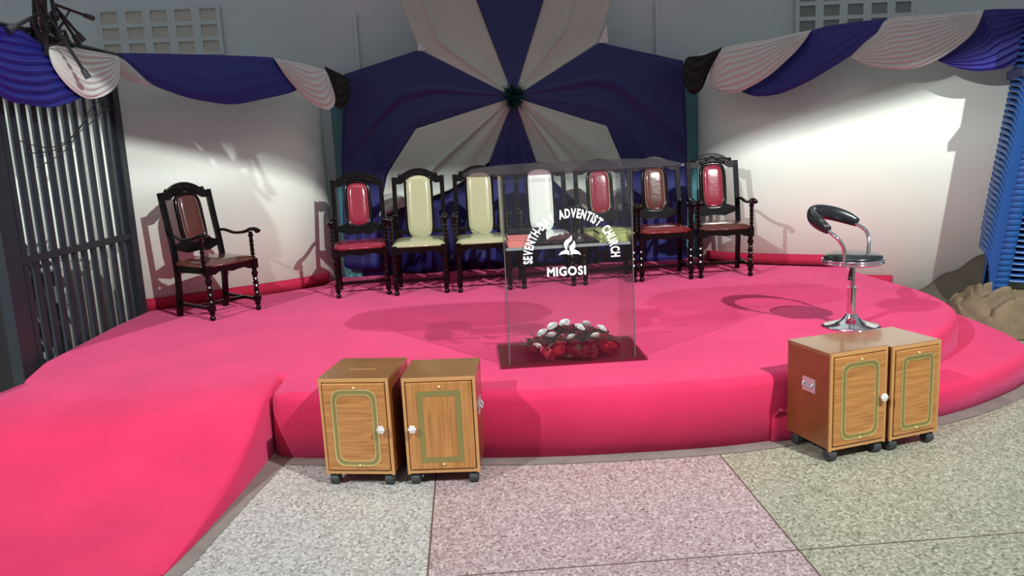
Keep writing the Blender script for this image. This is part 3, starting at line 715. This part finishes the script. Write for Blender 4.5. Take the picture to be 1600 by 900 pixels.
# flowers
fl = thing('flower_arrangement', 'low oval arrangement of red and white roses inside the lectern base', 'flowers', (.60, 4.86, SH+.017))
def rose(loc, r, m, tilt):
    bm = bmesh.new()
    for layer, (n, rr, h, op) in enumerate(((1, .35, .95, .1), (3, .55, .9, .25), (4, .8, .75, .5), (5, 1.0, .5, .8))):
        for k in range(n):
            a0 = 2*PI*k/n+layer*.7
            def pf(u, v, a0=a0, n=n, rr=rr, h=h, op=op):
                a = a0+(u-.5)*(2*PI/max(n, 2.2))*1.25; q = rr*r*(.25+.75*v**.7)*(1+op*.25*v)
                z = r*(h*v*1.05-.12*(2*u-1)**2*v); return (q*math.cos(a), q*math.sin(a), z-.2*r)
            grid(bm, pf, 5, 4)
    o = obj('rose', bm, m, fl, smooth=True); o.location = loc; o.rotation_euler = tilt; return o
k = 0
for ring, (n, q, z) in enumerate(((16, 1.0, .025), (13, .78, .065), (9, .5, .10), (4, .2, .125))):
    for j in range(n):
        a = 2*PI*j/n+ring*.4+random.uniform(-.12, .12); x = .265*q*math.cos(a); y = .17*q*math.sin(a)
        rd = random.random(); m = M['red_rose'] if rd < .38 else M['dark_rose'] if rd < .86 else M['pink_rose']
        rose((x, y, z+random.uniform(-.008, .012)), random.uniform(.038, .052), m, (-math.sin(a)*q*.8, math.cos(a)*q*.8, random.random()*6)); k += 1
for x, y, z in ((-.13, -.10, .115), (-.11, .0, .15), (-.18, -.04, .12), (-.03, .02, .16), (.05, -.06, .145), (.10, .0, .15), (.19, -.04, .125), (.14, -.12, .10), (-.22, -.10, .05), (-.01, -.12, .10)):
    rose((x, y, z+.012), .030, M['white_rose'], (.5, .2*random.random(), random.random()*6))
bm = bmesh.new()
for k in range(170):
    a = random.uniform(0, 2*PI); q = random.uniform(.3, 1.05); c = Vector((.265*q*math.cos(a), .17*q*math.sin(a), .02+.11*(1-q*q*.85)))
    d = Vector((math.cos(a), math.sin(a), random.uniform(.1, .9))).normalized(); s = frame_at(d)[0]*.014; L = random.uniform(.045, .07)
    bm.faces.new([bm.verts.new(p) for p in (c, c+d*L*.5+s, c+d*L, c+d*L*.5-s)])
lathe(bm, [(.15, 0), (.14, .02), (.09, .05), (.03, .07)], 24); obj('foliage', bm, M['leaf'], fl, solid=.0015)

# ------------------------------------------------------------------ bar stool
SX, SY = 2.54, 5.10
st = thing('bar_stool', 'chrome bar stool with round black seat and curved padded backrest', 'stool', (SX, SY, SH))
bm = bmesh.new(); lathe(bm, [(.185, .0), (.188, .006), (.17, .014), (.12, .026), (.07, .044), (.045, .065), (.035, .085), (.028, .09)], 40); obj('base', bm, M['chrome'], st, smooth=True)
bm = bmesh.new(); lathe(bm, [(.027, .085), (.027, .25), (.030, .252), (.030, .27), (.017, .272), (.017, .43)], 20); obj('column', bm, M['chrome'], st, smooth=False)
bm = bmesh.new(); tube(bm, [(-.01, -.02, .425), (-.04, -.06, .40), (-.055, -.085, .365)], [.006, .006, .006], 8); tube(bm, [(-.045, -.07, .385), (-.065, -.10, .34)], [.012, .014], 8); obj('lever', bm, M['black_metal'], st)
bm = bmesh.new(); lathe(bm, [(.05, .42), (.17, .425), (.188, .43), (.196, .436), (.196, .442), (.188, .446), (.188, .450), (.196, .454), (.196, .461), (.185, .466), (.17, .467)], 40); obj('seat_ring', bm, M['chrome'], st, smooth=True)
bm = bmesh.new(); lathe(bm, [(.182, .462), (.186, .470), (.178, .485), (.15, .496), (.09, .502), (.01, .504)], 40); obj('seat', bm, M['black_vinyl'], st, smooth=True)
A0 = math.radians(132)
def arcp(a, r, z): return Vector((r*math.cos(A0+a), r*math.sin(A0+a), z))
def hz(a): return .735-.115*(abs(a)/1.45)**2
bm = bmesh.new(); n = 26
P = [arcp(-1.3+2.6*k/n, .235+.03*math.cos(-1.3+2.6*k/n), hz(-1.3+2.6*k/n)+.03) for k in range(n+1)]
tube(bm, P, [.040*(1-.55*abs(2*k/n-1)**5)+.010 for k in range(n+1)], 14, flat=.62, refdir=(0, 0, 1)); obj('backrest', bm, M['black_vinyl'], st, smooth=True)
for s in (-1, 1):
    bm = bmesh.new(); tube(bm, catmull([arcp(s*1.2, .24, hz(1.2)+.02), arcp(s*1.5, .235, .63), arcp(s*1.66, .215, .575), arcp(s*1.70, .202, .52), arcp(s*1.70, .199, .432)], 6), .0125, 12); obj('back_tube', bm, M['chrome'], st, smooth=True)

# ------------------------------------------------------------------ rolling speaker-like cabinets
def rounded(w_, h, r, n=3, cut=False):
    out = []
    for cx, cz, a0 in ((w_-r, h-r, 0), (-w_+r, h-r, PI/2), (-w_+r, -h+r, PI), (w_-r, -h+r, 1.5*PI)):
        if r < .003: out.append((cx, cz)); continue
        for k in range(n+1): a = a0+PI/2*k/n; out.append((cx+r*math.cos(a), cz+r*math.sin(a)))
    return out
def cabinet(label, loc, rz, W, H, D, grain, rad, knob, handle_side, slit=False):
    t = thing('wheeled_cabinet', label, 'cabinet', loc, rz, 'small wooden cabinets on castors'); w_ = W/2; z0 = .072; z1 = z0+H-.007
    bm = bmesh.new(); th = .016     # carcass: open-fronted case
    box(bm, -w_, -w_+th, .012, D, z0, z1, 0); box(bm, w_-th, w_, .012, D, z0, z1, 0); box(bm, -w_+th, w_-th, D-th, D, z0, z1, 0)
    box(bm, -w_+th, w_-th, .012, D-th, z0, z0+th, 0); obj('carcass', bm, M['wood_side'], t)
    bm = bmesh.new(); box(bm, -w_-.002, w_+.002, .006, D+.002, z1-.016, z1+.004)
    if slit: box(bm, -.07, .07, D*.42, D*.42+.006, z1+.004, z1+.0055, 1)
    obj('top_panel', bm, [M['wood_top'], M['wood_edge']], t, bevel=.002)
    bm = bmesh.new(); e = .016
    box(bm, -w_, -w_+e, 0, .012, z0-.01, z1); box(bm, w_-e, w_, 0, .012, z0-.01, z1); box(bm, -w_+e, w_-e, 0, .012, z1-.018, z1); box(bm, -w_+e, w_-e, 0, .012, z0-.005, z0+.012); obj('front_edging', bm, M['wood_edge'], t, bevel=.0015)
    dr = [(-w_+e+.004, z0+.018), (w_-e-.004, z0+.018), (w_-e-.004, z1-.022), (-w_+e+.004, z1-.022)]
    bm = bmesh.new(); prism(bm, dr, -.008, .011, 'y'); door = obj('door', bm, M['wood_h' if grain == 'h' else 'wood_v'], t, bevel=.004)
    zc = (z0+z1)/2-.005
    def ringp(a, b, m, name, y0, y1):
        bm = bmesh.new(); A, B = rounded(*a), rounded(*b); f = lambda P, y: [bm.verts.new((p[0], y, p[1]+zc)) for p in P]
        Af, Bf, Ab, Bb = f(A, y0), f(B, y0), f(A, y1), f(B, y1); n = len(A)
        for i in range(n):
            j = (i+1) % n
            bm.faces.new((Af[i], Af[j], Bf[j], Bf[i])); bm.faces.new((Ab[i], Bb[i], Bb[j], Ab[j])); bm.faces.new((Af[i], Ab[i], Ab[j], Af[j])); bm.faces.new((Bf[i], Bf[j], Bb[j], Bb[i]))
        return obj(name, bm, m, door)
    bw, bh = w_*(.66 if rad > .01 else .60), H*(.40 if rad > .01 else .375); tb = .028
    ringp((bw, bh, max(rad, .001)), (bw-tb, bh-tb, max(rad-tb*.45, .001)), M['brass'], 'gold_band', -.0095, -.007)
    if rad > .01:
        ringp((bw, bh, rad), (bw-.006, bh-.006, rad-.003), M['gold_line'], 'gold_line', -.0115, -.007)
        ringp((bw-tb+.003, bh-tb+.003, max(rad-tb*.4, .004)), (bw-tb-.001, bh-tb-.001, max(rad-tb*.45, .002)), M['gold_line'], 'gold_line', -.0115, -.007)
    if knob:
        bm = bmesh.new(); kz = zc+.0; kx = knob*(w_-.045)
        for a in range(6): bmesh.ops.create_uvsphere(bm, u_segments=8, v_segments=6, radius=.010, matrix=Matrix.Translation((kx+.013*math.cos(a*PI/3), -.034, kz+.013*math.sin(a*PI/3))))
        bmesh.ops.create_uvsphere(bm, u_segments=8, v_segments=6, radius=.008, matrix=Matrix.Translation((kx, -.042, kz)))
        tube(bm, [(kx, -.034, kz), (kx, -.008, kz)], [.006, .008], 10); obj('knob', bm, mat('bright_knob', (.9, .88, .88), .15, metal=.6), door, smooth=True)
    for zz in (z1-.045, z0+.045):
        bm = bmesh.new(); bmesh.ops.create_uvsphere(bm, u_segments=10, v_segments=6, radius=.008, matrix=Matrix.Translation((.005, -.010, zz))); obj('stud', bm, M['gold_line'], door, smooth=True)
    if handle_side:
        s = handle_side; x = s*w_; zz = z1-.20; yy = D*.48
        bm = bmesh.new(); box(bm, min(x, x+s*.004), max(x, x+s*.004), yy-.05, yy+.05, zz-.038, zz+.038)
        tube(bm, [(x+s*.004, yy-.035, zz+.012), (x+s*.016, yy-.035, zz-.005), (x+s*.016, yy+.035, zz-.005), (x+s*.004, yy+.035, zz+.012)], .005, 8)
        obj('side_handle', bm, M['satin_steel'], t, bevel=.002)
    for sx in (-1, 1):
        for y in (.030, D-.045):
            X = sx*(w_-.036); bm = bmesh.new(); box(bm, X-.02, X+.02, y-.02, y+.02, z0-.008, z0); box(bm, X-.015, X-.012, y-.012, y+.018, .02, z0-.006); box(bm, X+.012, X+.015, y-.012, y+.018, .02, z0-.006)
            c = obj('castor', bm, M['dark_chrome'], t)
            bm = bmesh.new(); tube(bm, [(X-.024, y+.005, .031), (X-.019, y+.005, .031), (X+.019, y+.005, .031), (X+.024, y+.005, .031)], [.024, .031, .031, .024], 18); obj('wheel', bm, M['rubber'], c)
    return t
def at2(a, b): return Vector(((a[0]+b[0])/2, (a[1]+b[1])/2, 0)), math.atan2(b[1]-a[1], b[0]-a[0])
p, a = at2((-.815, 3.93), (-.447, 3.86)); cabinet('wooden cabinet left of the stage front with rounded gold band and cross grain door', p, a, .365, .51, .38, 'h', .05, 1, 0, True)
p, a = at2((-.385, 3.855), (-.015, 3.82)); cabinet('wooden cabinet with square gold band and upright grain door, right one of the left pair', p, a, .372, .505, .34, 'v', .0, -1, 1)
p, a = at2((1.775, 3.76), (2.120, 3.85)); cabinet('wooden cabinet with metal side handle, left one of the right pair', p, a, .355, .515, .34, 'h', .045, 1, -1)
p, a = at2((2.140, 3.845), (2.455, 3.935)); cabinet('wooden cabinet without a knob, rightmost of the four', p, a, .325, .505, .34, 'h', .03, 0, 0)

# ------------------------------------------------------------------ stacked blue plastic chairs
def plastic_chair_mesh():
    bm = bmesh.new()
    def seat(u, v):
        x = (u-.5)*.44; y = -.22+.44*v
        return Vector((x, y, .43-.022*math.cos((u-.5)*PI)-.02*math.sin(v*PI)-.03*max(0, (.15-v)/.15)**2))
    grid(bm, seat, 8, 8)
    def back(u, v):
        w_ = .22+.045*v; x = (u-.5)*2*w_; y = .22+.10*v-.05*(1-(2*u-1)**2)*0+.03*(1-(2*u-1)**2)
        return Vector((x, y, .40+.43*v-(.05*(2*u-1)**4)*v))
    grid(bm, back, 10, 8)
    for s in (-1, 1):
        # arm and front leg: one wide curved ribbon
        P = catmull([Vector(q) for q in ((s*.265, .30, .66), (s*.295, .12, .655), (s*.300, -.08, .645), (s*.290, -.19, .625), (s*.275, -.235, .56), (s*.262, -.245, .40), (s*.27, -.265, .20), (s*.28, -.285, 0))], 4)
        n = len(P)-1
        for i in range(n):
            pass
        rows = []
        for i, q in enumerate(P):
            u = i/n
            if u < .5: wv = Vector((-s*.055, 0, .004)); 
            else: wv = Vector((-s*.085, .0, 0))
            k = min(1, max(0, (u-.40)/.15)); wv = Vector((-s*(.055+.04*k), 0, .006))
            edge = q+Vector((0, 0, -.018*(1-k)))+Vector((s*.006, .02*k, 0))
            rows.append([bm.verts.new(edge), bm.verts.new(q), bm.verts.new(q+wv*.5+Vector((0, -.004*k, .004*(1-k)))), bm.verts.new(q+wv), bm.verts.new(q+wv+Vector((0, .03*k, -.012*(1-k))))])
        for A, B in zip(rows, rows[1:]):
            for j in range(4): bm.faces.new((A[j], B[j], B[j+1], A[j+1]))
        # rear leg
        for dx, dy in ((0, 0),):
            v = [Vector((s*.22, .22, .43)), Vector((s*.16, .235, .43)), Vector((s*.225, .36, 0)), Vector((s*.265, .33, 0)), Vector((s*.235, .15, .43))]
            a = [bm.verts.new(q) for q in v]; bm.faces.new((a[0], a[1], a[2], a[3])); bm.faces.new((a[0], a[3], a[4]))
    me_bm = bm; return me_bm
o0 = obj('plastic_chair', plastic_chair_mesh(), M['blue_plastic'], smooth=True, solid=.007)
o0.location = (4.61, 6.33, 0); o0.rotation_euler = (0, 0, math.radians(-25)); tag(o0, 'blue plastic armchair in the tall stack at the right edge', 'chair', 'stacked blue plastic chairs')
o0['label'] = 'blue plastic armchair at the very bottom of the tall stack, its legs showing'
NAMED = {1: 'blue plastic armchair second from the bottom of the tall stack', 2: 'blue plastic armchair third from the bottom of the tall stack', 39: 'topmost blue plastic armchair of the tall stack at the right edge', 38: 'blue plastic armchair directly under the topmost one of the stack', 33: 'blue plastic armchair right behind the navy band of the stack'}
for k in range(1, 40):
    o = o0.copy(); C.objects.link(o); o.location = (4.61+.005*k, 6.33-.003*k, .0475*k)
    if k in NAMED: o['label'] = NAMED[k]; continue
    below = k < 33
    o['label'] = 'blue plastic armchair nested in the tall stack below its navy band' if below else 'blue plastic armchair nested in the tall stack above its navy band'
    o['group'] = 'blue chairs nested below the navy band' if below else 'blue chairs nested above the navy band'
bm = bmesh.new(); box(bm, -.315, .315, -.31, -.30, -.035, .035); box(bm, -.315, -.305, -.30, .34, -.035, .035); box(bm, .305, .315, -.30, .34, -.035, .035); box(bm, -.315, .315, .34, .35, -.035, .035)
o = obj('strap', bm, M['navy_band']); o.rotation_euler = (0, 0, math.radians(-25)); o.location = (4.61+.15, 6.33-.10, 2.06); tag(o, 'dark navy band around the upper part of the blue chair stack', 'strap')

# ------------------------------------------------------------------ sacking heap
bm = bmesh.new()
def heap(u, v):
    x = (u-.5)*.95; y = (v-.5)*1.0; r2 = (x/.46)**2+(y/.50)**2
    wx = x+.10*noise.noise(Vector((x*3, y*3, 1))); wy = y+.12*noise.noise(Vector((x*3, y*3, 5)))
    ang = math.atan2(wy-.12, wx+.1); rr = math.hypot(wy-.12, wx+.1)
    f = .5+.5*math.sin(rr*34+ang*1.5+2.4*noise.noise(Vector((x*2, y*2, 2))))
    g = max(0, 1-r2)
    f2 = abs(noise.noise(Vector((wx*9+2, wy*5, 4))))
    h = .34*g**.5*(.85+.25*noise.noise(Vector((x*3, y*3, 9))))+(.062*(f**1.3)-.03*max(0, .12-f2)/.12)*min(1, g*4)+.012
    return Vector((x+.03*math.sin(ang)*f*g, y-.05*f*g, max(.004, h)))
grid(bm, heap, 110, 110)
o = obj('sack_heap', bm, M['sack'], smooth=True, solid=.006); o.location = (4.42, 6.25, 0); tag(o, 'crumpled heap of brown sacking on the floor under the blue stack', 'sacking')
bm = bmesh.new()
def tarp(u, v):
    x = 4.02+.62*u; yw = 7.25-.545*(x-4.0)-.03
    z = .50*(u**.9)*(v)+.006; y = yw-.50*(1-v)-.05*math.sin(v*PI)-.03*math.sin(u*14)*(1-v)
    return Vector((x, y, z+.015*math.sin(u*17+v*5)*v))-Vector((4.3, 6.9, 0))
grid(bm, tarp, 40, 24); o = obj('brown_tarp', bm, M['tarp'], smooth=True, solid=.006); o.location = (4.3, 6.9, 0); tag(o, 'flat brown tarpaulin leaning on the wall behind the sacking heap', 'tarpaulin')
